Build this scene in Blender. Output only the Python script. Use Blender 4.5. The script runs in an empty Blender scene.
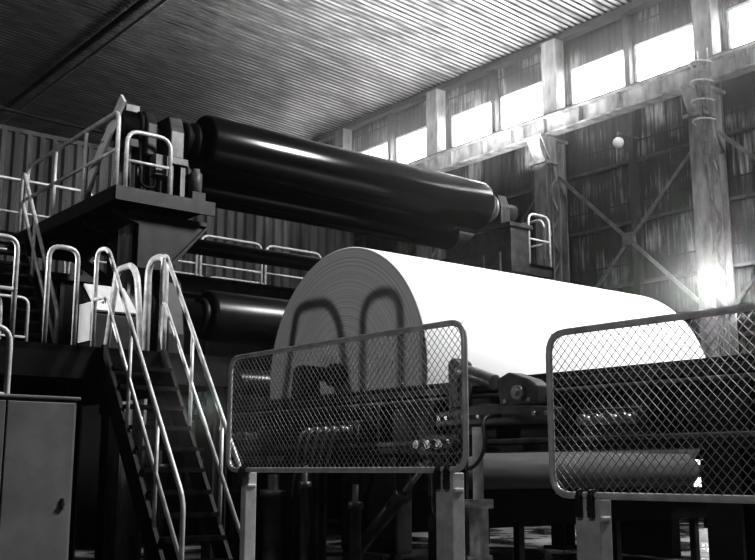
import bpy, bmesh, math, random
from mathutils import Vector, Matrix
random.seed(3)
EYE = 1.4            # heights below are measured from a 1.4 m datum above the floor
SC = bpy.context.scene
COL = SC.collection

# ------------------------------------------------------------------ materials
def mat(name, c=0.3, rough=0.6, metal=0.0, var=0.25, scale=3.0, stretch=(1, 1, 1), bump=0.0, c2=None, detail=6,
        lo=0.35, hi=0.65, rvar=0.0, spec=.5):
    m = bpy.data.materials.new(name); m.use_nodes = True
    nt = m.node_tree; b = nt.nodes['Principled BSDF']
    tc = nt.nodes.new('ShaderNodeTexCoord'); mp = nt.nodes.new('ShaderNodeMapping')
    mp.inputs['Scale'].default_value = stretch
    nz = nt.nodes.new('ShaderNodeTexNoise'); nz.inputs['Scale'].default_value = scale
    nz.inputs['Detail'].default_value = detail; nz.inputs['Roughness'].default_value = 0.6
    cr = nt.nodes.new('ShaderNodeValToRGB')
    a = c * (1 - var) if c2 is None else c
    z = c * (1 + var) if c2 is None else c2
    cr.color_ramp.elements[0].position = lo; cr.color_ramp.elements[1].position = hi
    cr.color_ramp.elements[0].color = (a, a, a, 1); cr.color_ramp.elements[1].color = (z, z, z, 1)
    nt.links.new(tc.outputs['Object'], mp.inputs['Vector']); nt.links.new(mp.outputs[0], nz.inputs['Vector'])
    nt.links.new(nz.outputs['Fac'], cr.inputs[0]); nt.links.new(cr.outputs[0], b.inputs['Base Color'])
    b.inputs['Roughness'].default_value = rough; b.inputs['Metallic'].default_value = metal
    b.inputs['Specular IOR Level'].default_value = spec
    if rvar:
        mr = nt.nodes.new('ShaderNodeMapRange')
        mr.inputs['From Min'].default_value = 0.4; mr.inputs['From Max'].default_value = 0.6
        mr.inputs['To Min'].default_value = max(0.03, rough - rvar); mr.inputs['To Max'].default_value = rough
        nt.links.new(nz.outputs['Fac'], mr.inputs['Value']); nt.links.new(mr.outputs[0], b.inputs['Roughness'])
    if bump:
        bp = nt.nodes.new('ShaderNodeBump'); bp.inputs['Strength'].default_value = bump
        bp.inputs['Distance'].default_value = 0.02
        nt.links.new(nz.outputs['Fac'], bp.inputs['Height']); nt.links.new(bp.outputs[0], b.inputs['Normal'])
    return m

def mat_emit(name, s, lo=.5, hi=1.4, sc=.8):
    m = bpy.data.materials.new(name); m.use_nodes = True
    nt = m.node_tree; b = nt.nodes['Principled BSDF']
    nz = nt.nodes.new('ShaderNodeTexNoise'); nz.inputs['Scale'].default_value = sc
    mr = nt.nodes.new('ShaderNodeMapRange'); mr.inputs['To Min'].default_value = s * lo; mr.inputs['To Max'].default_value = s * hi
    mr.inputs['From Min'].default_value = .35; mr.inputs['From Max'].default_value = .65
    nt.links.new(nz.outputs['Fac'], mr.inputs['Value']); nt.links.new(mr.outputs[0], b.inputs['Emission Strength'])
    b.inputs['Emission Color'].default_value = (1, 1, 1, 1); b.inputs['Base Color'].default_value = (.8, .8, .8, 1)
    return m

def mat_wall():
    """dark stained sheets: grid of panels (brick texture) each with its own tone, pale vertical run marks"""
    m = bpy.data.materials.new('stained_wall_sheet'); m.use_nodes = True
    nt = m.node_tree; b = nt.nodes['Principled BSDF']; N = nt.nodes.new; L = nt.links.new
    tc = N('ShaderNodeTexCoord'); sp = N('ShaderNodeSeparateXYZ'); cb = N('ShaderNodeCombineXYZ')
    L(tc.outputs['Object'], sp.inputs[0]); L(sp.outputs['Y'], cb.inputs['X']); L(sp.outputs['Z'], cb.inputs['Y'])
    br = N('ShaderNodeTexBrick'); br.inputs['Scale'].default_value = 1; br.offset = 0
    br.inputs['Brick Width'].default_value = .97; br.inputs['Row Height'].default_value = 1.9
    br.inputs['Mortar Size'].default_value = .03
    br.inputs['Color1'].default_value = (.3, .3, .3, 1); br.inputs['Color2'].default_value = (1, 1, 1, 1)
    br.inputs['Mortar'].default_value = (.02, .02, .02, 1); L(cb.outputs[0], br.inputs['Vector'])
    mp = N('ShaderNodeMapping'); mp.inputs['Scale'].default_value = (1, 10, .6); L(tc.outputs['Object'], mp.inputs[0])
    nz = N('ShaderNodeTexNoise'); nz.inputs['Scale'].default_value = 1.0; nz.inputs['Detail'].default_value = 9
    nz.inputs['Roughness'].default_value = .7
    L(mp.outputs[0], nz.inputs['Vector'])
    n2 = N('ShaderNodeTexNoise'); n2.inputs['Scale'].default_value = .7; n2.inputs['Detail'].default_value = 4
    L(tc.outputs['Object'], n2.inputs['Vector'])
    ad = N('ShaderNodeMath'); ad.operation = 'MULTIPLY'; L(nz.outputs['Fac'], ad.inputs[0]); L(n2.outputs['Fac'], ad.inputs[1])
    cr = N('ShaderNodeValToRGB'); cr.color_ramp.elements[0].position = .25; cr.color_ramp.elements[1].position = .37
    cr.color_ramp.elements[0].color = (.012, .012, .012, 1); cr.color_ramp.elements[1].color = (.40, .40, .40, 1)
    L(ad.outputs[0], cr.inputs[0])
    mx = N('ShaderNodeMixRGB'); mx.blend_type = 'MULTIPLY'; mx.inputs['Fac'].default_value = 1
    L(cr.outputs[0], mx.inputs['Color1']); L(br.outputs['Color'], mx.inputs['Color2']); L(mx.outputs[0], b.inputs['Base Color'])
    b.inputs['Roughness'].default_value = .6; b.inputs['Specular IOR Level'].default_value = .3
    return m

RR = 1.68
def mat_paper():
    m = bpy.data.materials.new('wound_paper'); m.use_nodes = True
    nt = m.node_tree; b = nt.nodes['Principled BSDF']; N = nt.nodes.new; L = nt.links.new
    tc = N('ShaderNodeTexCoord'); sp = N('ShaderNodeSeparateXYZ'); cb = N('ShaderNodeCombineXYZ')
    L(tc.outputs['Object'], sp.inputs[0]); L(sp.outputs['Y'], cb.inputs['Y']); L(sp.outputs['Z'], cb.inputs['Z'])
    ln = N('ShaderNodeVectorMath'); ln.operation = 'LENGTH'; L(cb.outputs[0], ln.inputs[0])
    c2 = N('ShaderNodeCombineXYZ'); L(ln.outputs['Value'], c2.inputs['X'])
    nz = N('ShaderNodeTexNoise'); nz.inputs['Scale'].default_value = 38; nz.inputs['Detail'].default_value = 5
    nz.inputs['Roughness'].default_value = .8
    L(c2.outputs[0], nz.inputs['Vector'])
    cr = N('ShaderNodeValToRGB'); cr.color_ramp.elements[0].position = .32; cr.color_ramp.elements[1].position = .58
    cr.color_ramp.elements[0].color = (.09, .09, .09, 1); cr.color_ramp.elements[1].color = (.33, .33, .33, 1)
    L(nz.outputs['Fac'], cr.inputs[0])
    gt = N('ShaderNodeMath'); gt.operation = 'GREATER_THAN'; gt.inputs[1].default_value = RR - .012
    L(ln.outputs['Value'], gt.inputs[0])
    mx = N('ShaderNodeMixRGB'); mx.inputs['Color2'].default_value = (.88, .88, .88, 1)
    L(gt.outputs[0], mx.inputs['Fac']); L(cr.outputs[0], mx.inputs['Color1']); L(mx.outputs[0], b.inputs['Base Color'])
    b.inputs['Roughness'].default_value = .7
    return m

M = dict(
    paper=mat_paper(),
    roller=mat('black_rubber_roller', .008, .2, 0, .3, 4, (.3, 3, 3)),
    roller2=mat('dark_steel_roller', .03, .32, .5, .3, 4, (.3, 3, 3)),
    paleroll=mat('dull_grey_felt_roller', .085, .7, 0, .2, 4, (.3, 3, 3), spec=.2),
    steel=mat('worn_steel', .38, .32, .7, .35, 6, bump=.1),
    dark=mat('dark_painted_steel', .022, .5, .1, .5, 5, bump=.1),
    mid=mat('greasy_machine_paint', .065, .42, .2, .5, 5, bump=.1),
    black=mat('black_grimy_steel', .008, .6, 0, .5, 5, bump=.1, spec=.25),
    grey=mat('grey_painted_steel', .15, .5, .1, .4, 5, bump=.05),
    rail=mat('pale_painted_rail', .55, .38, .1, .25, 9),
    fence=mat('galvanised_tube', .65, .35, .1, .2, 9),
    wire=mat('galvanised_wire', .38, .4, .1, .2, 9),
    cab=mat('light_grey_cabinet_paint', .23, .45, 0, .2, 2.5, bump=.03),
    col=mat('weathered_column_paint', .07, .65, 0, .3, 3, (1, 1, .3), c2=.32, lo=.32, hi=.62, bump=.15, spec=.3),
    ceil=mat('galvanised_roof_sheet', .13, .42, .25, .4, 2.2, (.35, 1.2, 1), c2=.60, lo=.36, hi=.66, detail=12),
    ceil_shade=mat('shaded_roof_rib', .08, .6, .1, .4, 2),  # shade on the rib webs, put in as a darker colour
    wallr=mat_wall(),
    wallb=mat('corrugated_back_wall', .06, .55, 0, .4, .8, (2, 1, .3), c2=.26),
    floor=mat('oily_concrete', .05, .5, 0, .4, .9, c2=.32, rvar=.45, bump=.05, lo=.42, hi=.62),
    tread=mat('tread_plate', .010, .7, 0, .4, 12, spec=.12),
    white=mat('white_panel', .6, .5, 0, .1, 4),
    lampshield=mat('black_lamp_shield', .02, .7, 0, .1, 4, spec=.05),
    window=mat_emit('daylit_frosted_glass', 10.0, .06, 1.5, .9),
    window2=mat_emit('dull_daylit_door_glass', 2.0, .05, 1.5, 2.5),
    lamp=mat_emit('lit_lamp_glass', 200.0, .9, 1.1),
    lampd=mat_emit('dim_lamp_glass', .03, .9, 1.1),
)

# ------------------------------------------------------------------ mesh builder
class B:
    def __init__(s): s.v = []; s.f = []; s.s = []
    def add(s, vs, fs, sm=False):
        o = len(s.v); s.v += [tuple(v) for v in vs]; s.f += [tuple(i + o for i in f) for f in fs]
        s.s += ([sm] * len(fs)) if isinstance(sm, bool) else sm
        return s
    def box(s, x0, x1, y0, y1, z0, z1):
        v = [(x, y, z) for x in (x0, x1) for y in (y0, y1) for z in (z0, z1)]
        return s.add(v, [(0, 1, 3, 2), (4, 6, 7, 5), (0, 4, 5, 1), (2, 3, 7, 6), (0, 2, 6, 4), (1, 5, 7, 3)])
    def beam(s, p0, p1, w, h, up=(0, 0, 1)):
        p0 = Vector(p0); p1 = Vector(p1); d = (p1 - p0).normalized(); up = Vector(up)
        if abs(d.dot(up)) > .98: up = Vector((1, 0, 0))
        a = d.cross(up).normalized(); b = a.cross(d).normalized()
        v = [p + a * (i * w / 2) + b * (j * h / 2) for p in (p0, p1) for i in (-1, 1) for j in (-1, 1)]
        return s.add(v, [(0, 1, 3, 2), (4, 6, 7, 5), (0, 4, 5, 1), (2, 3, 7, 6), (0, 2, 6, 4), (1, 5, 7, 3)])
    def ibeam(s, p0, p1, w, h, t=.04, up=(0, 0, 1)):
        p0 = Vector(p0); p1 = Vector(p1); d = (p1 - p0).normalized(); u = Vector(up)
        if abs(d.dot(u)) > .98: u = Vector((1, 0, 0))
        a = d.cross(u).normalized(); b = a.cross(d).normalized()
        s.beam(p0, p1, t, h - t, up)
        for k in (-1, 1): s.beam(p0 + b * k * (h - t) / 2, p1 + b * k * (h - t) / 2, w, t, up)
        return s
    def lathe(s, p, axis, prof, n=32):
        p = Vector(p); d = Vector(axis).normalized()
        u = Vector((0, 0, 1)) if abs(d.z) < .9 else Vector((1, 0, 0))
        a = d.cross(u).normalized(); b = a.cross(d)
        vs = []; fs = []; sm = []
        for t, r in prof:
            for i in range(n):
                th = 2 * math.pi * i / n
                vs.append(p + d * t + (a * math.cos(th) + b * math.sin(th)) * r)
        for k in range(len(prof) - 1):
            flat = abs(prof[k + 1][0] - prof[k][0]) < 1e-5
            for i in range(n):
                j = (i + 1) % n
                fs.append((k * n + i, k * n + j, (k + 1) * n + j, (k + 1) * n + i)); sm.append(not flat)
        fs.append(tuple(range(n))[::-1]); sm.append(False)
        fs.append(tuple((len(prof) - 1) * n + i for i in range(n))); sm.append(False)
        return s.add(vs, fs, sm)
    def cyl(s, p0, p1, r, r2=None, n=20):
        p0 = Vector(p0); p1 = Vector(p1)
        return s.lathe(p0, p1 - p0, [(0, r), ((p1 - p0).length, r if r2 is None else r2)], n)
    def tube(s, pts, r, n=8, closed=False):
        P = [Vector(p) for p in pts]; m = len(P); vs = []; fs = []
        T = []
        for i in range(m):
            if closed: t = (P[(i + 1) % m] - P[i - 1])
            else: t = P[min(i + 1, m - 1)] - P[max(i - 1, 0)]
            T.append(t.normalized())
        a = T[0].orthogonal().normalized()
        for i in range(m):
            a = (a - T[i] * a.dot(T[i])).normalized(); b = T[i].cross(a)
            for k in range(n):
                th = 2 * math.pi * k / n
                vs.append(P[i] + (a * math.cos(th) + b * math.sin(th)) * r)
        for i in range(m if closed else m - 1):
            i2 = (i + 1) % m
            for k in range(n):
                k2 = (k + 1) % n; fs.append((i * n + k, i * n + k2, i2 * n + k2, i2 * n + k))
        if not closed: fs += [tuple(range(n))[::-1], tuple((m - 1) * n + k for k in range(n))]
        return s.add(vs, fs, True)
    def pipe(s, pts, r, rad=.12, n=8, closed=False):
        return s.tube(rounded(pts, rad, 5, closed), r, n, closed)
    def prism(s, poly, plane, lo, hi):
        n = len(poly); vs = []
        for k in (lo, hi):
            for a, b in poly:
                vs.append({'X': (k, a, b), 'Y': (a, k, b), 'Z': (a, b, k)}[plane])
        fs = [tuple(range(n)), tuple(range(n, 2 * n))[::-1]] + [(i, n + i, n + (i + 1) % n, (i + 1) % n) for i in range(n)]
        return s.add(vs, fs)
    def sphere(s, c, r, n=20, m=12):
        prof = [(-r * math.cos(math.pi * k / m), max(1e-4, r * math.sin(math.pi * k / m))) for k in range(m + 1)]
        return s.lathe(c, (0, 0, 1), prof, n)

def rounded(pts, rad, n=5, closed=False):
    P = [Vector(p) for p in pts]; out = []; m = len(P)
    for i in range(m):
        if not closed and i in (0, m - 1): out.append(P[i]); continue
        a = P[i - 1]; c = P[(i + 1) % m]; p = P[i]
        la = (a - p).length; lc = (c - p).length; q = min(rad, la * .48, lc * .48)
        s0 = p + (a - p).normalized() * q; s1 = p + (c - p).normalized() * q
        for k in range(n + 1):
            t = k / n; out.append(s0 * (1 - t) ** 2 + p * 2 * t * (1 - t) + s1 * t * t)
    return out

def to_obj(name, b, m, origin=None, bevel=0):
    xs = [v[0] for v in b.v]; ys = [v[1] for v in b.v]; zs = [v[2] for v in b.v]
    if origin is None: origin = ((min(xs) + max(xs)) / 2, (min(ys) + max(ys)) / 2, min(zs))
    me = bpy.data.meshes.new(name)
    me.from_pydata([(v[0] - origin[0], v[1] - origin[1], v[2] - origin[2]) for v in b.v], [], b.f)
    me.polygons.foreach_set('use_smooth', b.s); me.update()
    bm = bmesh.new(); bm.from_mesh(me); bmesh.ops.recalc_face_normals(bm, faces=bm.faces); bm.to_mesh(me); bm.free()
    me.materials.append(m)
    o = bpy.data.objects.new(name, me); COL.objects.link(o)
    o.location = (origin[0], origin[1], origin[2] + EYE)
    if bevel:
        md = o.modifiers.new('bev', 'BEVEL'); md.width = bevel; md.segments = 2; md.limit_method = 'ANGLE'
    return o

def thing(name, label, cat, loc, group=None):
    e = bpy.data.objects.new(name, None); COL.objects.link(e); e.location = (loc[0], loc[1], loc[2] + EYE)
    e.empty_display_size = .2; e['label'] = label; e['category'] = cat
    if group: e['group'] = group
    return e
def parent_world(p):
    l = p.location.copy()
    while p.parent: p = p.parent; l += p.location
    return l
def part(name, b, m, parent, label=None, origin=None, bevel=0):
    o = to_obj(name, b, m, origin, bevel); o.parent = parent; o.location = o.location - parent_world(parent)
    if label: o['label'] = label
    return o
def solo(name, b, m, label, cat, group=None, bevel=0, origin=None):
    o = to_obj(name, b, m, origin, bevel); o['label'] = label; o['category'] = cat
    if group: o['group'] = group
    return o
def struct(name, b, m, label):
    o = to_obj(name, b, m); o['kind'] = 'structure'; o['label'] = label; o['category'] = name.split('_')[0]; return o
def copy_thing(src, d):
    c = src.copy(); COL.objects.link(c); c.location = src.location + Vector(d)
    for ch in [o for o in bpy.data.objects if o.parent == src]:
        k = ch.copy(); COL.objects.link(k); k.parent = c
    return c

# ------------------------------------------------------------------ building shell
XW, YB = 25.15, 44.4
CY = [3.8 + 5.8 * k for k in range(7)]     # column rows
def corr(b, axis, a0, a1, f0, f1, pos, depth=.06, pitch=.4):
    a = a0; pts = []; k = 0
    while a < a1 - 1e-6:
        ph = [0, 0, 1, 1][k % 4]; pts.append((a, ph)); a += [pitch * .35, pitch * .15, pitch * .35, pitch * .15][k % 4]; k += 1
    pts.append((a1, [0, 0, 1, 1][k % 4]))
    vs = []
    for a, ph in pts:
        for z in (f0, f1):
            vs.append((pos - ph * depth, a, z) if axis == 'Y' else (a, pos - ph * depth, z))
    b.add(vs, [(2 * i, 2 * i + 2, 2 * i + 3, 2 * i + 1) for i in range(len(pts) - 1)])

b = B().box(-15, 26, -10, 45, -1.6, -1.4)
struct('floor', b, M['floor'], 'dark oily concrete factory floor with wet patches')
WD, WP = .012, .24
W0, W1 = 11.65, 13.05
b = B(); corr(b, 'Y', -10, YB, -1.4, W0, XW, WD, WP)
corr(b, 'Y', -10, YB, W1, 14.6, XW, WD, WP)
wins = []
for c in CY:
    wins += [(c + .5, c + 2.75), (c + 3.1, c + 5.3)]
prev = -10
for (w0, w1) in wins:
    corr(b, 'Y', prev, w0, W0, W1, XW, WD, WP); prev = w1
corr(b, 'Y', prev, YB, W0, W1, XW, WD, WP)
struct('wall_right', b, M['wallr'], 'stained dark sheet side wall in panel grid')
b = B(); corr(b, 'X', -15, XW, -1.4, 16.9, YB, .08, .5)
struct('wall_rear', b, M['wallb'], 'vertical corrugated sheet end wall')
b = B(); corr(b, 'X', 0, 24.6, -1.4, 10.8, 32.0, .12, .42)
b.box(0, 24.6, 31.9, 32.1, 10.8, 10.95)
struct('wall_back', b, M['wallb'], 'pale vertical corrugated partition wall')
# ceiling: ribs run across the hall, sheet rises away from the side wall
b = B(); y = -10; k = 0; vs = []
while y < YB + .3:
    ph = [0, 0, 1, 1][k % 4]; dz = .05 * ph
    for x in (-15, 25.3): vs.append((x, y, 15.9 - .06 * x + dz))
    y += [.085, .035, .085, .035][k % 4]; k += 1
b.add(vs, [(2 * i, 2 * i + 1, 2 * i + 3, 2 * i + 2) for i in range(len(vs) // 2 - 1)])
o = struct('ceiling', b, M['ceil'], 'stained corrugated metal roof sheeting seen from below')
o.data.materials.append(M['ceil_shade'])
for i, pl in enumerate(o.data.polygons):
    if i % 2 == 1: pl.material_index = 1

n = 1
LOW = 15.95
for (w0, w1) in wins + [(LOW, 16.9)]:
    low = w0 == LOW
    z0, z1 = (-1.15, .7) if low else (W0, W1)
    X = XW - .12 if low else XW + .02
    b = B().box(X, X + .03, w0, w1, z0, z1)
    o = struct('window_%d' % n, b, M['window2' if low else 'window'], 'bright daylit industrial window pane')
    fr = B()
    for yy in (w0, w1): fr.box(X - .08, X - .01, yy - .04, yy + .04, z0, z1)
    for q in (1, 2):
        yy = w0 + (w1 - w0) * q / 3; fr.box(X - .04, X - .01, yy - .014, yy + .014, z0, z1)
    for zz in ((z0, z1, -.5, .1) if low else (z0, z1)): fr.box(X - .08, X - .01, w0, w1, zz - .04, zz + .04)
    part('window_frame', fr, M['dark' if low else 'rail'], o)
    n += 1
n = 1
for z in (-.2, 1.7, 3.6, 5.5, 7.4, 9.3):
    b = B().box(24.95, 25.1, -10, 44.2, z, z + .09)
    struct('trim_%d' % n, b, M['mid'], 'horizontal steel wall girt'); n += 1
for c in CY[:-1]:
    b = B().box(24.85, 25.05, c + 2.82, c + 3.02, -1.4, 14.3)
    struct('trim_%d' % n, b, M['dark'], 'vertical steel wall post'); n += 1
b = B().box(24.7, 25.05, -10, 44.2, 14.1, 14.32)
struct('trim_%d' % n, b, M['dark'], 'eaves beam under the roof'); n += 1

# roof beams
b = B().ibeam((13.4, -10, 14.93), (13.4, 44.2, 14.93), .1, .18)
solo('roof_beam', b, M['black'], 'long slim dark steel roof beam under the corrugated ceiling', 'beam')
b = B().cyl((13.88, -10, 14.88), (13.88, 44.2, 14.88), .06)
solo('roof_pipe', b, M['rail'], 'thin pale pipe running beside the roof beam', 'pipe')
b = B().pipe([(2, 31.5, 11.6), (12, 31.5, 11.3), (24, 31.5, 11.3)], .07)
solo('roof_pipe', b, M['dark'], 'thin dark pipe above the partition wall', 'pipe')

# columns
def column(y):
    e = thing('steel_column', 'weathered pale steel hall column with laced crane leg', 'column', (24.4, y, -1.4),
              'steel columns along the side wall')
    b = B().ibeam((24.72, y, -1.4), (24.72, y, 14.1), .5, .42, .05)
    b.box(24.5, 24.95, y - .3, y + .3, 11.6, 14.1)
    part('upright', b, M['col'], e)
    b = B().ibeam((24.08, y, -1.4), (24.08, y, 10.2), .5, .3, .05)
    part('crane_leg', b, M['col'], e)
    b = B()
    z = -1
    while z < 9.4:
        b.beam((24.15, y - .2, z), (24.6, y - .2, z + .7), .02, .08); b.beam((24.6, y - .2, z + .7), (24.15, y - .2, z + 1.4), .02, .08); z += 1.4
    part('lacing', b, M['col'], e)
    b = B().prism([(23.7, 10.6), (24.95, 10.6), (24.95, 8.7), (24.45, 9.2), (24.3, 9.7), (23.9, 9.85), (23.7, 10.25)], 'Y', y - .22, y + .22)
    b.box(23.62, 24.95, y - .36, y + .36, 10.5, 10.6).box(23.8, 24.4, y - .34, y + .34, 9.7, 9.8)
    for yy in (y - .32, y + .28): b.prism([(23.7, 10.5), (24.4, 10.5), (24.4, 9.8), (24.1, 9.8)], 'Y', yy, yy + .04)
    part('corbel', b, M['col'], e)
    return e
c0 = column(CY[0])
for y in CY[1:]: copy_thing(c0, (0, y - CY[0], 0))
# crane runway
e = thing('crane_runway_beam', 'long weathered riveted crane runway girder on column brackets', 'beam', (24.1, 17, 10.55))
b = B().ibeam((24.08, -10, 10.93), (24.08, 44.1, 10.93), .42, .62, .06)
part('girder', b, M['col'], e)
b = B(); y = -9.5
while y < 44:
    b.box(23.9, 24.05, y, y + .04, 10.68, 11.18); y += 1.45
part('stiffener', b, M['col'], e)
b = B().box(24.02, 24.14, -10, 44.1, 11.24, 11.36)
part('crane_rail', b, M['mid'], e)
# X bracing
for y0 in (9.6, 15.4, 21.2):
    b = B().beam((24.5, y0 + .3, 4.3), (24.5, y0 + 5.5, 9.3), .05, .11)
    b.beam((24.6, y0 + .3, 9.3), (24.6, y0 + 5.5, 4.3), .05, .11)
    b.box(24.45, 24.64, y0 + 2.72, y0 + 3.08, 6.62, 6.98)
    solo('wall_brace', b, M['grey'], 'slim crossed steel wind brace between columns', 'brace', 'cross braces on the side wall')
# access ladder with hoops on the column
e = thing('caged_ladder', 'small caged steel access ladder beside hall column', 'ladder', (23.6, 14.9, 7.5))
for yy in (14.7, 15.0): part('side_rail', B().beam((23.55, yy, 8.2), (23.55, yy, 11.4), .05, .05), M['grey'], e)
for k in range(9): part('rung', B().cyl((23.55, 14.7, 8.4 + k * .34), (23.55, 15.0, 8.4 + k * .34), .02, n=8), M['grey'], e)
for k in range(4):
    pts = [(23.55 - .45 * math.sin(math.pi * i / 10), 14.85 - .3 * math.cos(math.pi * i / 10), 9.3 + k * .55) for i in range(11)]
    part('hoop', B().tube(pts, .022, 6), M['rail'], e)
b = B().pipe([(24.8, 14.1, -1.4), (24.8, 14.1, 8.6), (24.8, 12.6, 10.1)], .06)
solo('wall_conduit', b, M['grey'], 'grey conduit pipe climbing the side wall', 'pipe')

# floodlamp: glowing globe; black dish behind it added to shield the column
L0 = Vector((22.6, 14.37, 4.62)); ax = Vector((-.82, -.56, -.1)).normalized()
e = thing('flood_lamp', 'glaring lit globe lamp with added dark shield on column bracket', 'lamp', (L0.x, L0.y, L0.z - .7))
part('lamp_globe', B().sphere(L0, .24), M['lamp'], e)
prof = [(-.3, .06), (-.3, .12), (-.27, .22), (-.2, .29), (-.06, .33), (-.08, .34), (-.22, .3), (-.29, .23), (-.33, .12), (-.36, .06)]
part('lamp_shield', B().lathe(L0, ax, prof, 40), M['lampshield'], e)
part('lamp_arm', B().pipe([L0 - ax * .35, L0 - ax * .7, (23.88, 15.25, 4.62)], .04, .1), M['grey'], e)
x, y, z, r = 24.1, 18.2, 9.7, .17
e = thing('wall_lamp', 'small round globe lamp on the side wall', 'lamp', (x, y, z - r))
part('lamp_globe', B().sphere((x, y, z), r), M['lampd'], e)
part('lamp_cap', B().cyl((x, y, z + r * .9), (x, y, z + r * 1.25), r * .35), M['dark'], e)
part('lamp_arm', B().pipe([(x, y, z + r * 1.2), (x, y, z + r * 2.0), (x + .95, y, z + r * 2.0)], .03, .1), M['grey'], e)

# ------------------------------------------------------------------ paper roll
RX, RY, RZ = 7.9, 10.5, 1.2
RL = 5.8
e = thing('paper_roll', 'huge white paper reel with ringed end face on steel spool', 'paper roll', (11, RY, RZ - RR))
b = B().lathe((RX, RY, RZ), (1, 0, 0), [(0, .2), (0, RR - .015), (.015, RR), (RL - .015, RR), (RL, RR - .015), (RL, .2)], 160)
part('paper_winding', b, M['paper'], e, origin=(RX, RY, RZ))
b = B().lathe((7.2, RY, RZ), (1, 0, 0), [(0, .07), (.1, .09), (.55, .09), (.55, .15), (.68, .15), (.68, .15),
      (6.58, .19), (6.58, .24), (6.9, .24), (6.9, .16), (7.6, .16)], 32)
part('spool_shaft', b, M['dark'], e)
# ------------------------------------------------------------------ reel side frames
for x, ends in ((7.35, (3.0, 13.2)), (14.55, (3.0, 13.2))):
    e = thing('reel_side_frame', 'long dark steel reel rail beam on legs', 'machine frame', (x, 8, -1.4), 'reel rail frames')
    b = B().ibeam((x, ends[0], .5), (x, ends[1], .5), .42, .66, .07)
    yy = ends[0] + .4
    while yy < ends[1]:
        b.box(x - .19, x + .19, yy, yy + .04, .2, .8); yy += .9
    part('rail_beam', b, M['dark'], e, bevel=.008)
    b = B().box(x - .06, x + .06, ends[0], ends[1], .83, .9)
    part('running_rail', b, M['roller2'], e)
    for yy in (4.6, 7.9, 12.6):
        b = B().ibeam((x, yy, -1.4), (x, yy, .18), .3, .3, .04)
        b.box(x - .25, x + .25, yy - .25, yy + .25, -1.4, -1.34)
        part('leg', b, M['dark'], e)
    b = B().prism([(RY - .2, .9), (RY + .2, .9), (RY + .15, 1.2), (RY + .08, 1.29), (RY - .08, 1.29), (RY - .15, 1.2)], 'X', x - .1, x + .1)
    part('bearing_chock', b, M['black'], e, bevel=.02)
    b = B().box(x - .12, x + .12, 8.6, 9.6, -.9, .16)
    part('gear_case', b, M['dark'], e, bevel=.03)
    b = B().box(x - .1, x + .14, 10.2, 12.0, -1.4, .1)
    part('gear_case', b, M['dark'], e, bevel=.03)

# clamp actuator on near rail
e = thing('reel_clamp_actuator', 'oily steel clamping arm with ribbed bellows beside rail', 'actuator', (7.0, 6.8, .3))
b = B().prism([(6.0, .42), (7.6, .42), (7.6, .56), (6.9, .62), (6.6, .6), (6.0, .55)], 'X', 6.9, 7.13)
part('lever_arm', b, M['mid'], e, bevel=.015)
prof = []
for k in range(15): prof += [(k * .035, .05), (k * .035 + .0175, .075)]
b = B().lathe((6.98, 7.32, .98), (0, -1, -.32), prof, 18)
part('bellows', b, M['steel'], e)
b = B().prism([(7.28, .6), (7.42, .6), (7.42, 1.05), (7.36, 1.1), (7.28, 1.05)], 'X', 6.92, 7.12)
part('end_bracket', b, M['mid'], e, bevel=.01)
b = B().prism([(6.25, .58), (6.72, .58), (6.76, .84), (6.6, .9), (6.35, .82), (6.25, .76)], 'X', 6.92, 7.12)
part('cylinder_block', b, M['mid'], e, bevel=.02)
b = B().cyl((6.86, 6.45, .7), (6.93, 6.45, .7), .065).cyl((6.83, 6.45, .7), (6.87, 6.45, .7), .035)
part('pivot_pin', b, M['steel'], e)
for yy in (6.1, 6.25, 6.95, 7.1, 7.4, 7.5): part('bolt', B().cyl((6.86, yy, .5), (6.9, yy, .5), .022, n=6), M['steel'], e)
for yy in (6.32, 6.62): part('bolt', B().cyl((6.88, yy, .63), (6.92, yy, .63), .018, n=6), M['steel'], e)
# lower hydraulic group: inclined cylinder
e = thing('tilt_cylinder', 'inclined oily hydraulic cylinder bracing the machine frame', 'cylinder', (6.95, 8.6, -.9))
part('cylinder_barrel', B().cyl((6.98, 9.0, -.9), (6.98, 8.2, -.25), .075).cyl((6.98, 8.22, -.27), (6.98, 8.16, -.22), .095), M['mid'], e)
part('piston_rod', B().cyl((6.98, 8.18, -.235), (6.98, 7.75, .115), .03), M['steel'], e)
part('clevis', B().box(6.93, 7.03, 8.95, 9.15, -1.4, -.85), M['dark'], e)
# hydraulic manifolds with valves
def manifold(label, y0, z0, nv, sp=.17):
    L = nv * sp + .1
    e = thing('valve_manifold', label, 'valve block', (7.0, y0 + L / 2, z0), 'valve blocks on the reel frame')
    part('manifold_block', B().box(6.95, 7.13, y0, y0 + L, z0, z0 + .22), M['mid'], e, bevel=.015)
    for k in range(nv):
        part('valve', B().lathe((6.95, y0 + .12 + k * sp, z0 + .12), (-1, 0, 0), [(0, .05), (.05, .05), (.05, .035), (.14, .035), (.14, .045), (.17, .045)], 16), M['steel'], e)
manifold('oily hydraulic valve block with fittings hung on frame', 7.3, .13, 3)
manifold('oily pneumatic valve bank with fittings on rail beam', 5.1, .3, 4, .14)
manifold('oily valve bank with fittings behind the guard panel', 8.9, .32, 5, .16)
manifold('small oily valve block with fittings behind the guard panel', 10.9, .3, 3)
for k in range(3):
    y0 = 7.4 + k * .17
    solo('hydraulic_hose', B().pipe([(7.0, y0, .12), (6.98, y0, -.25 - .1 * k), (6.85, y0 - .35, -.5), (6.8, y0 - .2, -1.38)], .02, .2), M['mid'],
         'hanging black rubber hydraulic hose', 'hose', 'hydraulic hoses')
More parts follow.
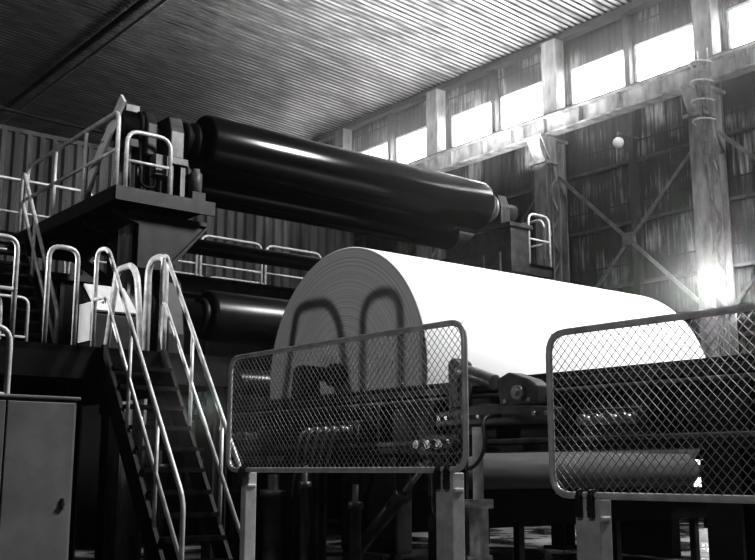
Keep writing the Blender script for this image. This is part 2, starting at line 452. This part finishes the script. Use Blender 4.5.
for k in range(5):
    y0 = 9.02 + k * .16
    solo('hydraulic_hose', B().pipe([(6.78, y0, .44), (6.7, y0, .4), (6.66, y0 + .1, .0 - .08 * k), (6.9, y0 + .4, -.3), (7.0, y0 + .6, -1.38)], .02, .12), M['mid'],
         'hanging black rubber hydraulic hose', 'hose', 'hydraulic hoses')
b = B().pipe([(7.17, 3.2, .27), (7.17, 12.8, .27)], .03, .05)
solo('service_pipe', b, M['grey'], 'thin grey service pipe running along reel rail beam', 'pipe', 'service pipes on the rail beam')
b = B().pipe([(7.17, 3.2, .72), (7.17, 12.8, .72)], .02, .05)
solo('service_pipe', b, M['grey'], 'thin grey service pipe running along reel rail beam', 'pipe', 'service pipes on the rail beam')

b = B().lathe((6.85, 6.95, -1.4), (0, 0, 1), [(0, .16), (.05, .16), (.05, .09), (.55, .09), (.55, .12), (.62, .12), (.62, .09), (1.05, .09), (1.05, .14), (1.13, .14), (1.13, .05), (1.8, .05)], 24)
solo('hydraulic_cylinder', b, M['rail'], 'upright pale grey hydraulic cylinder with bolted flanges beside rail', 'cylinder')
b = B().pipe([(6.9, 6.7, .5), (6.66, 6.7, .48), (6.62, 6.6, .2), (6.6, 6.75, .0), (6.62, 7.15, .05), (6.8, 7.3, .2), (6.94, 7.35, .2)], .018, .15)
solo('hydraulic_hose', b, M['mid'], 'looping black rubber hydraulic hose', 'hose', 'hydraulic hoses')
# catch pan under the reel
e = thing('catch_pan', 'long black steel catch pan on posts under the reel', 'pan', (11, 9.3, -1.4))
part('pan_side', B().box(7.7, 14.1, 9.3, 9.34, -.72, -.27), M['black'], e)
part('pan_base', B().box(7.7, 14.1, 9.34, 11.6, -.72, -.68), M['black'], e)
for x in (7.9, 10.0, 12.0, 13.9): part('leg', B().box(x - .05, x + .05, 9.36, 9.46, -1.4, -.72), M['dark'], e)

# ------------------------------------------------------------------ rollers
def roller(name, label, x0, x1, y, z, r, m, j0, j1, jr, cat='roller'):
    e = thing(name, label, cat, ((x0 + x1) / 2, y, z - r))
    b = B().lathe((x0, y, z), (1, 0, 0), [(0, jr), (0, r - .04), (.015, r - .015), (.05, r), (x1 - x0 - .05, r), (x1 - x0 - .015, r - .015), (x1 - x0, r - .04), (x1 - x0, jr)], 96)
    part('drum', b, m, e)
    b = B().lathe((j0, y, z), (1, 0, 0), [(0, jr * .6), (.2, jr * .6), (.2, jr), (x0 - j0 - .12, jr), (x0 - j0 - .12, jr * 1.35), (x0 - j0 + .01, jr * 1.35)], 32)
    part('journal', b, M['dark'], e)
    b = B().lathe((x1 - .01, y, z), (1, 0, 0), [(0, jr * 1.35), (.12, jr * 1.35), (.12, jr), (j1 - x1, jr)], 32)
    part('journal', b, M['dark'], e)
    return e
roller('lower_roller', 'dull grey idler roller under the front of the reel', 7.95, 13.2, 9.0, 0, .235, M['paleroll'], 7.56, 14.34, .07)
TY, TZ = 13.7, 5.06
e = roller('large_roller', 'massive glossy black roller carried high on end frames', 7.5, 13.65, TY, TZ, .475, M['roller'], 6.75, 14.6, .17)
for x in (6.95, 14.1):
    b = B().prism([(TY - .3, TZ - .42), (TY + .3, TZ - .42), (TY + .3, TZ), (TY + .2, TZ + .26), (TY - .2, TZ + .26), (TY - .3, TZ)], 'X', x - .12, x + .12)
    part('bearing_housing', b, M['mid'], e, bevel=.02)
b = B().lathe((7.12, TY, TZ), (1, 0, 0), [(0, .24), (.05, .28), (.1, .28), (.12, .22), (.18, .22), (.2, .3), (.25, .3), (.28, .24)], 32)
part('coupling', b, M['black'], e)
b = B().lathe((13.75, TY, TZ), (1, 0, 0), [(0, .22), (.04, .3), (.08, .3), (.08, .22), (.15, .22), (.15, .28), (.2, .28), (.2, .2)], 32)
part('end_collar', b, M['steel'], e)
b = B().lathe((14.22, TY, TZ), (1, 0, 0), [(0, .2), (.1, .2), (.1, .14), (.3, .14), (.3, .08), (.4, .08)], 24)
part('bearing_cover', b, M['steel'], e)
roller('secondary_roller', 'smaller dark roller tucked under the large roller', 7.8, 13.55, 14.42, 4.6, .3, M['roller'], 7.3, 14.2, .12)
roller('guide_roller', 'slim dark guide roller spanning the machine', 7.9, 14.0, 15.5, 3.85, .14, M['roller2'], 7.3, 14.3, .06)
roller('reel_drum', 'dark steel reel drum behind the paper reel', 7.9, 14.0, 14.1, 2.41, .41, M['roller2'], 7.0, 14.4, .2)
roller('guide_roller', 'low dark guide roller behind the paper reel', 7.9, 14.0, 13.2, 1.3, .2, M['roller2'], 7.3, 14.3, .08)
# drive motor on upper deck
e = thing('drive_motor', 'bulky dark geared motor driving the large roller', 'motor', (6.3, TY, 4.0))
prof = [(0, .08), (0, .2), (.03, .24), (.28, .24), (.28, .28), (.34, .28), (.34, .22), (.5, .2), (.5, .1), (.7, .1)]
b = B().lathe((6.08, TY, TZ), (1, 0, 0), prof, 28); part('motor_body', b, M['black'], e)
b = B().prism([(TY - .3, 4.6), (TY + .3, 4.6), (TY + .3, 5.1), (TY + .15, 5.34), (TY - .15, 5.34), (TY - .3, 5.1)], 'X', 6.44, 6.62)
part('gear_housing', b, M['dark'], e, bevel=.03)
b = B().box(6.15, 6.6, TY - .2, TY + .2, 4.72, 4.84)
for x in (6.18, 6.5):
    for y in (TY - .18, TY + .1): b.box(x, x + .08, y, y + .08, 3.95, 4.72)
part('motor_stand', b, M['dark'], e)
b = B().box(6.15, 6.4, TY - .14, TY + .14, 5.26, 5.4); part('terminal_box', b, M['mid'], e, bevel=.02)
# hoses and junction box on the deck
e = thing('junction_box', 'small grey junction box with cables on walkway', 'electrical box', (6.75, 13.4, 3.95))
part('box_body', B().box(6.55, 6.78, 13.3, 13.5, 4.3, 4.62), M['grey'], e, bevel=.01)
part('stand', B().box(6.64, 6.7, 13.38, 13.44, 3.95, 4.3), M['dark'], e)
part('cable', B().pipe([(6.6, 13.4, 4.3), (6.6, 13.4, 4.1), (6.35, 13.35, 4.1), (6.3, 13.35, 4.9)], .02, .1), M['black'], e)
# lubrication unit
e = thing('lubrication_unit', 'small dark grease pump with reservoir on walkway', 'pump', (7.3, 13.35, 3.95))
part('reservoir', B().lathe((7.28, 13.4, 4.15), (0, 0, 1), [(0, .1), (.3, .1), (.34, .06), (.38, .06)], 20), M['grey'], e)
part('pump_base', B().box(7.16, 7.4, 13.28, 13.52, 3.95, 4.15), M['dark'], e, bevel=.01)

# near roller support
e = thing('roller_support_frame', 'heavy steel end frame with column carrying rollers', 'machine frame', (6.9, 13.9, -1.4), 'roller end frames')
b = B().ibeam((6.6, 13.95, -1.4), (6.6, 13.95, 3.72), .4, .4, .05); part('support_column', b, M['col'], e)
b = B()
for y0 in (13.45, 14.45):
    b.prism([(6.8, 2.9), (6.95, 2.95), (7.5, 3.6), (7.5, 3.72), (6.0, 3.72), (6.0, 3.66), (6.4, 3.55), (6.4, 2.9)], 'Y', y0, y0 + .06)
    b.beam((6.86, y0 + .03, 2.95), (7.5, y0 + .03, 3.64), .2, .03)
b.box(6.2, 7.5, 13.4, 14.65, 3.66, 3.72); part('bracket', b, M['dark'], e)
b = B().box(6.8, 7.12, TY - .34, TY + .34, 3.95, 4.05).box(6.8, 7.12, TY - .34, TY + .34, TZ - .52, TZ - .42)
b.box(6.9, 7.02, TY - .3, TY + .3, 4.05, TZ - .52)
for yy in (TY - .3, TY - .02, TY + .26): b.box(6.82, 7.1, yy, yy + .04, 4.05, TZ - .52)
part('bearing_stand', b, M['grey'], e)
b = B().beam((6.6, 14.2, 2.6), (6.6, 16.6, 3.68), .1, .14); part('brace', b, M['dark'], e)
b = B().prism([(13.6, 1.23), (14.9, 1.23), (14.7, 2.0), (14.55, 2.85), (14.1, 3.1), (13.75, 2.8), (13.6, 2.0)], 'X', 7.0, 7.3)
part('drum_bearing', b, M['dark'], e, bevel=.03)
b = B().lathe((7.0, 14.1, 2.41), (-1, 0, 0), [(0, .34), (.05, .34), (.05, .26), (.12, .26), (.12, .12), (.3, .12)], 28)
part('bearing_cover', b, M['mid'], e)
b = B().box(7.0, 7.3, 13.4, 15.9, .9, 1.25).box(7.0, 7.3, 13.45, 13.75, -1.4, .9).box(7.0, 7.3, 15.5, 15.8, -1.4, 3.72)
b.beam((7.15, 13.7, -1.2), (7.15, 15.6, .9), .2, .25)
part('side_casting', b, M['black'], e, bevel=.02)
# far roller support
e = thing('roller_support_frame', 'heavy dark sloping arm bracket with column carrying far roller bearing', 'machine frame', (14.4, 14.5, -1.4), 'roller end frames')
b = B().prism([(13.0, 3.7), (13.0, 4.6), (13.9, 4.62), (14.6, 4.25), (17.2, 4.1), (17.2, 3.4), (15.4, 3.3), (14.3, 3.3), (13.4, 3.45)], 'X', 13.8, 14.3)
for yy in (13.25, 13.7, 14.3, 15.2, 16.2): b.box(13.74, 13.8, yy, yy + .05, 3.45, 4.1)
b.box(13.72, 14.36, 12.94, 13.9, 4.56, 4.64)
part('bracket', b, M['mid'], e, bevel=.01)
b = B().box(14.1, 14.4, 14.3, 15.2, -1.4, 3.9); part('support_column', b, M['dark'], e, bevel=.02)
b = B().prism([(13.6, 1.23), (14.9, 1.23), (14.9, 2.9), (14.3, 3.0), (13.6, 2.6)], 'X', 13.95, 14.1); part('drum_bearing', b, M['dark'], e)

# ------------------------------------------------------------------ upper access platform
e = thing('upper_platform', 'elevated dark steel walkway around roller drive', 'platform', (6.6, 15, 3.72))
b = B().box(5.9, 7.5, 13.2, 17.7, 3.9, 3.95).box(5.0, 5.9, 16.85, 17.7, 3.9, 3.95)
part('deck', b, M['tread'], e)
b = B().box(5.88, 5.92, 13.15, 16.85, 3.78, 3.99).box(5.88, 7.5, 13.16, 13.2, 3.78, 3.99)
for yy in (14.0, 14.9, 15.8, 16.7, 17.6): b.box(5.93, 7.5, yy, yy + .06, 3.74, 3.9)
for xx in (6.4, 7.0): b.box(xx, xx + .06, 13.2, 17.6, 3.78, 3.9)
part('edge_beam', b, M['dark'], e)
x = 5.92
b = B().pipe([(x, 13.25, 3.95), (x, 13.25, 5.12), (x, 16.85, 5.12), (x, 16.85, 3.95)], .036, .16)
b.pipe([(x, 13.25, 4.55), (x, 16.85, 4.55)], .028)
for yy in (14.4, 15.6): b.pipe([(x, yy, 3.95), (x, yy, 5.12)], .03)
part('handrail', b, M['rail'], e)
b = B().pipe([(6.05, 13.22, 3.95), (6.05, 13.22, 4.85), (6.75, 13.22, 4.85), (6.75, 13.22, 3.95)], .034, .2)
b.pipe([(6.05, 13.22, 4.4), (6.75, 13.22, 4.4)], .026)
part('handrail', b, M['rail'], e)
b = B().pipe([(5.0, 17.65, 3.95), (5.0, 17.65, 5.1), (7.45, 17.65, 5.1), (7.45, 17.65, 3.95)], .032, .16)
b.pipe([(5.0, 17.65, 4.5), (7.45, 17.65, 4.5)], .024)
part('handrail', b, M['rail'], e)
# inclined step ladder on deck
e = thing('step_ladder', 'short pale steel step ladder leaning beside motor', 'ladder', (6.05, 14.2, 3.95))
part('side_rail', B().beam((6.0, 13.3, 5.35), (6.0, 14.8, 3.97), .04, .2), M['white'], e)
part('side_rail', B().beam((6.12, 13.9, 5.25), (6.12, 14.9, 3.97), .04, .1), M['white'], e)
for k in range(4):
    t = (k + .6) / 4.4
    part('rung', B().beam((6.0, 13.35 + 1.4 * t, 5.35 - 1.38 * t), (6.12, 13.9 + 1.0 * t, 5.25 - 1.28 * t), .12, .03), M['rail'], e)

# ------------------------------------------------------------------ stairs
def stairs(label, x0, x1, yb, zb, yt, zt, n, ext, rr=.024, tm='tread'):
    e = thing('steel_staircase', label, 'stairs', ((x0 + x1) / 2, yb, zb))
    for x in (x0, x1):
        b = B().prism([(yb - .02, zb), (yb + .22, zb), (yt, zt - .3), (yt, zt + .02), (yt - .06, zt + .02)], 'X', x - .02, x + .02)
        part('stringer', b, M['black' if tm == 'tread' else 'dark'], e)
    for k in range(1, n):
        y = yb + (yt - yb) * k / n; z = zb + (zt - zb) * k / n
        b = B().box(x0 + .02, x1 - .02, y - .12, y + .12, z - .03, z)
        b.box(x0 + .02, x1 - .02, y - .13, y - .115, z - .04, z + .004)
        part('step', b, M[tm], e)
    for i, x in enumerate((x0, x1)):
        h = 1.05; rail_ext = ext[i]
        b = B()
        b.pipe([(x, yb + .1, zb + .15), (x, yb + .1, zb + h + .1), (x, yt - .02, zt + h - .02), (x, yt + rail_ext, zt + h), (x, yt + rail_ext, zt)], rr, .12)
        b.pipe([(x, yb + .1, zb + .62), (x, yt - .02, zt + .52), (x, yt + rail_ext, zt + .52)], rr * .85, .1)
        for t in (.33, .66): b.pipe([(x, yb + (yt - yb) * t, zb + (zt - zb) * t), (x, yb + (yt - yb) * t, zb + (zt - zb) * t + h - .02)], rr * .85)
        part('handrail', b, M['rail'], e)
    return e
stairs('steep dark steel staircase with pale tubular handrails', 4.3, 4.97, 7.84, -1.4, 9.75, 1.23, 13, (.25, .06))
stairs('upper flight of dark steel stairs to roller walkway', 5.0, 5.86, 14.9, 1.23, 16.85, 3.95, 13, (.1, .05), .036, 'mid')

# mid platform
e = thing('middle_platform', 'dark steel landing beside machine between stair flights', 'platform', (4.4, 13, -1.4))
b = B().box(2.2, 5.95, 9.77, 17.6, 1.16, 1.23); part('deck', b, M['tread'], e)
b = B().box(2.2, 5.95, 9.77, 9.85, .9, 1.16).box(5.87, 5.95, 9.85, 17.6, .9, 1.16)
part('edge_beam', b, M['black'], e)
for x, y in ((2.4, 10), (4.1, 10), (5.8, 10), (2.4, 15), (5.8, 15)):
    part('leg', B().ibeam((x, y, -1.4), (x, y, 1.16), .18, .18, .02), M['dark'], e)
def loop(e, p0, p1, z0, z1, r=.026, rad=.12, mid=True, m='rail'):
    b = B().pipe([(p0[0], p0[1], z0), (p0[0], p0[1], z1), (p1[0], p1[1], z1), (p1[0], p1[1], z0)], r, rad)
    if mid: b.pipe([(p0[0], p0[1], (z0 + z1) / 2), (p1[0], p1[1], (z0 + z1) / 2)], r * .8)
    return part('guard_rail', b, M[m], e)
loop(e, (3.72, 9.82), (4.02, 9.82), 1.23, 2.22, mid=False)
loop(e, (5.1, 10.0), (5.1, 10.42), 1.23, 2.34, .04, .24, mid=False)
# squarer slanted rail running down to the landing
part('guard_rail', B().pipe([(5.1, 10.5, 1.23), (5.1, 10.7, 2.2), (5.1, 10.85, 2.36), (5.1, 11.25, 2.36), (5.1, 11.5, 1.23)], .04, .12), M['rail'], e)
loop(e, (4.25, 13.6), (4.9, 13.6), 1.23, 2.3)
loop(e, (2.4, 9.83), (3.4, 9.83), 1.23, 2.25)
b = B().pipe([(2.35, 8.3, -1.4), (2.35, 8.3, 1.15), (2.86, 8.3, 1.15), (2.86, 8.3, -1.4)], .026, .14)
b.pipe([(2.35, 8.3, .6), (2.86, 8.3, .6)], .02)
solo('guard_loop', b, M['rail'], 'pale tubular guard rail loop beside cabinet', 'railing')

# control console
e = thing('control_console', 'small control desk with pale sloping panel on landing', 'control panel', (5.5, 12.3, 1.23))
b = B().prism([(12.1, 1.23), (12.55, 1.23), (12.55, 2.35), (12.1, 1.95)], 'X', 5.2, 5.8); part('desk_body', b, M['dark'], e, bevel=.01)
b = B().prism([(12.08, 1.97), (12.53, 2.37), (12.51, 2.39), (12.06, 1.99)], 'X', 5.22, 5.78)
b.box(5.17, 5.2, 12.14, 12.5, 1.6, 2.1)
part('control_panel', b, M['white'], e)
for i in range(3): part('push_button', B().cyl((5.35 + i * .15, 12.2, 2.08), (5.35 + i * .15, 12.17, 2.12), .014, n=12), M['grey'], e)

# ------------------------------------------------------------------ electrical cabinet
e = thing('electrical_cabinet', 'light grey two-door steel electrical cabinet', 'cabinet', (2.4, 7.4, -1.4))
b = B().box(1.7, 3.0, 7.2, 7.75, -1.4, .5).box(1.68, 3.02, 7.17, 7.77, .5, .525); part('cabinet_body', b, M['cab'], e, bevel=.008)
for x0, x1 in ((1.72, 2.475), (2.485, 2.98)):
    d = part('door', B().box(x0, x1, 7.175, 7.198, -1.3, .48), M['cab'], e, bevel=.006)
    if x0 > 2:
        part('handle', B().box(2.91, 2.925, 7.16, 7.175, -.28, -.2).cyl((2.917, 7.175, -.24), (2.917, 7.15, -.24), .013), M['mid'], d)

# ------------------------------------------------------------------ mesh fences
def fence(label, X, y0, y1, z0, z1, posts):
    e = thing('mesh_fence', label, 'fence', (X, (y0 + y1) / 2, -1.4), 'wire mesh guard panels')
    b = B().pipe([(X, y0, z0), (X, y1, z0), (X, y1, z1), (X, y0, z1)], .015, .09, 10, True)
    part('frame', b, M['fence'], e)
    b = B(); W = y1 - y0; H = z1 - z0; py = .04; pz = .042; s = pz / py; r = .0018; cr = .03
    for sg in (1, -1):
        c = -H / s
        while c < W:
            a0 = max(c, 0); a1 = min(c + H / s, W)
            if a1 - a0 > cr * 2:
                za = (a0 - c) * s; zb = (a1 - c) * s
                if sg < 0: za = H - za; zb = H - zb
                b.cyl((X + sg * .002, y0 + a0, z0 + za), (X + sg * .002, y0 + a1, z0 + zb), r, n=5)
            c += py
    part('wire_mesh', b, M['wire'], e)
    for (py_, w) in posts:
        b = B().box(X - .01, X + .07, py_ - w / 2, py_ + w / 2, -1.4, z0 - .012)
        b.box(X + .0, X + .06, py_ - w / 2 - .008, py_ + w / 2 + .008, z0 - .1, z0 - .08)
        part('post', b, M['fence'], e, bevel=.006)
        b = B()
        for k in (-1, 1):
            yy = py_ + k * min(w, .1) * .3
            b.cyl((X, yy - .012, z0), (X, yy + .012, z0), .026, n=14)
            b.box(X - .03, X + .012, yy - .012, yy + .012, z0 - .085, z0 + .0)
            b.cyl((X - .035, yy, z0 - .05), (X + .02, yy, z0 - .05), .012, n=6)
        part('clamp', b, M['mid'], e)
    return e
fence('wire mesh guard panel with rounded tubular frame on steel posts', 3.2, 3.32, 5.37, .0, .67, [(5.18, .05), (3.46, .11)])
fence('wire mesh guard panel set slightly lower on steel posts', 3.25, .85, 2.86, -.1, .565, [(2.68, .12), (1.1, .12)])

# ------------------------------------------------------------------ dryer hood and catwalk behind
e = thing('dryer_hood', 'long dark panelled machine hood behind the reel', 'machine', (9, 24, -1.4))
b = B().box(2.5, 15.2, 18.3, 31, -1.4, 3.55); part('hood_body', b, M['black'], e)
b = B()
for k in range(9): b.box(2.5 + k * 1.55, 2.58 + k * 1.55, 18.22, 18.3, -1.4, 3.55)
b.box(2.5, 15.2, 18.18, 18.3, 3.5, 3.62).box(2.5, 15.2, 18.2, 18.3, 1.6, 1.72)
part('hood_rib', b, M['dark'], e)
e = thing('catwalk_railing', 'pale tubular safety railing along top of machine hood', 'railing', (10, 18.5, 3.62))
for x in (8.6, 10.2, 11.8, 13.4):
    loop(e, (x, 18.45), (x + 1.5, 18.45), 3.6, 4.85, .03, .2)
e = thing('catwalk_railing', 'pale tubular safety railing across machine hood', 'railing', (10, 21.5, 3.62))
for x in (7.0, 8.8, 10.6, 12.4): loop(e, (x, 22), (x + 1.7, 22), 3.55, 4.75, .03, .2)
for (y, z, h, nm) in ((16.3, 3.3, .35, 'mid'), (15.2, 1.0, .4, 'black'), (12.8, -.6, .35, 'black')):
    b = B().ibeam((7.3, y, z), (14.1, y, z), .3, h, .04)
    solo('cross_beam', b, M[nm], 'dark steel cross beam joining machine side frames', 'beam', 'machine cross beams')
for (x, y, r, zt) in ((6.5, 9.9, .11, .1), (6.8, 11.2, .08, .1), (6.6, 8.5, .06, .0), (6.3, 12.4, .12, .4), (6.45, 9.2, .05, .2)):
    b = B().lathe((x, y, -1.4), (0, 0, 1), [(0, r * 1.5), (.05, r * 1.5), (.05, r), (zt + 1.0, r), (zt + 1.0, r * 1.4), (zt + 1.08, r * 1.4), (zt + 1.08, r * .6), (zt + 1.25, r * .6)], 18)
    solo('vertical_pipe', b, M['mid'], 'dark vertical pipe with flange beside the machine frame', 'pipe', 'pipes beside the machine frame')
# far service platform
e = thing('service_platform', 'small railed service platform at far roller bearing', 'platform', (15.1, 14, 3.7))
b = B().box(14.4, 15.1, 13.1, 15.4, 3.86, 3.93).box(15.04, 15.1, 13.1, 15.4, 3.72, 3.93).box(14.4, 15.1, 13.1, 13.16, 3.72, 3.93)
part('deck', b, M['dark'], e)
loop(e, (14.45, 13.14), (15.05, 13.14), 3.93, 4.95, .028, .18)
loop(e, (15.07, 13.3), (15.07, 14.2), 3.93, 4.95, .028, .18)
loop(e, (15.07, 14.3), (15.07, 15.3), 3.93, 4.95, .028, .18)
b = B().beam((14.4, 14.2, 3.0), (15.0, 14.2, 3.8), .1, .12); part('strut', b, M['dark'], e)

# ------------------------------------------------------------------ lights
def light(kind, name, loc, tgt, energy, size=.1, spot=None, blend=.4):
    l = bpy.data.lights.new(name, kind); l.energy = energy
    if kind == 'AREA': l.size = size
    else: l.shadow_soft_size = size
    if spot: l.spot_size = math.radians(spot); l.spot_blend = blend
    o = bpy.data.objects.new(name, l); COL.objects.link(o); o.location = (loc[0], loc[1], loc[2] + EYE)
    d = Vector(tgt) - Vector(loc); o.rotation_euler = d.to_track_quat('-Z', 'Y').to_euler()
    return o
light('SPOT', 'stair_floodlight', (1.5, 10.9, 2.55), (8, 10.5, 1.4), 560, .06, 62, .4)
light('SPOT', 'walkway_fill', (0, 8, 7), (6.0, 15, 4.2), 650, .2, 24, .6)  # unseen spot added to brighten the upper handrails
light('SPOT', 'aisle_fill', (-1.5, 1.0, 2.8), (3.2, 3.2, .0), 160, .2, 46, .6)  # added fill spot, lightens the fence frames from the front
light('POINT', 'landing_fill', (3.0, 13.0, 4.6), (0, 0, 0), 45, .1)  # unseen point light added to lift the upper stair flight
light('POINT', 'machine_fill', (6.0, 6.3, 1.5), (0, 0, 0), 13, .06)  # added point light, puts glints on the clamp steel
light('POINT', 'under_machine_fill', (5.2, 9.3, .6), (0, 0, 0), 18, .06)  # unseen fill point added to open up the dark machine underside
light('SPOT', 'floor_fill', (19, 10, 8), (18.5, 14, -1.4), 1800, .2, 42, .5)  # unseen spot added to make bright patches on the floor
light('AREA', 'hall_light', (14, 1.5, 12.5), (11.5, 10.5, 1.5), 3300, 3.0)
light('AREA', 'roof_fill', (20.5, 22, 9.5), (20.5, 22.01, 15), 1250, 5.0)  # added upward area light, brightens the roof sheets near the windows

w = bpy.data.worlds.new('World'); SC.world = w; w.use_nodes = True
w.node_tree.nodes['Background'].inputs[0].default_value = (.5, .5, .5, 1)
w.node_tree.nodes['Background'].inputs[1].default_value = .02
# thin scattering air, added so windows and lamp get a bloom
vs = w.node_tree.nodes.new('ShaderNodeVolumeScatter'); vs.inputs['Density'].default_value = .007; vs.inputs['Anisotropy'].default_value = .93
w.node_tree.links.new(vs.outputs[0], w.node_tree.nodes['World Output'].inputs['Volume'])

# ------------------------------------------------------------------ camera
cam = bpy.data.cameras.new('camera'); co = bpy.data.objects.new('camera', cam); COL.objects.link(co)
cam.sensor_width = 36; cam.lens = 36 * 1015 / 755; cam.clip_end = 300
p = math.radians(10.6); a = math.radians(39.03)
F = Vector((math.sin(a) * math.cos(p), math.cos(a) * math.cos(p), math.sin(p)))
R = Vector((math.cos(a), -math.sin(a), 0)); U = R.cross(F)
co.matrix_world = Matrix(((R.x, U.x, -F.x, 0), (R.y, U.y, -F.y, 0), (R.z, U.z, -F.z, EYE), (0, 0, 0, 1)))
SC.camera = co
SC.view_settings.view_transform = 'Standard'
for lk in ('High Contrast', 'Medium High Contrast', 'None'):
    try:
        SC.view_settings.look = lk; break
    except Exception as ex:
        print('look', lk, ex)
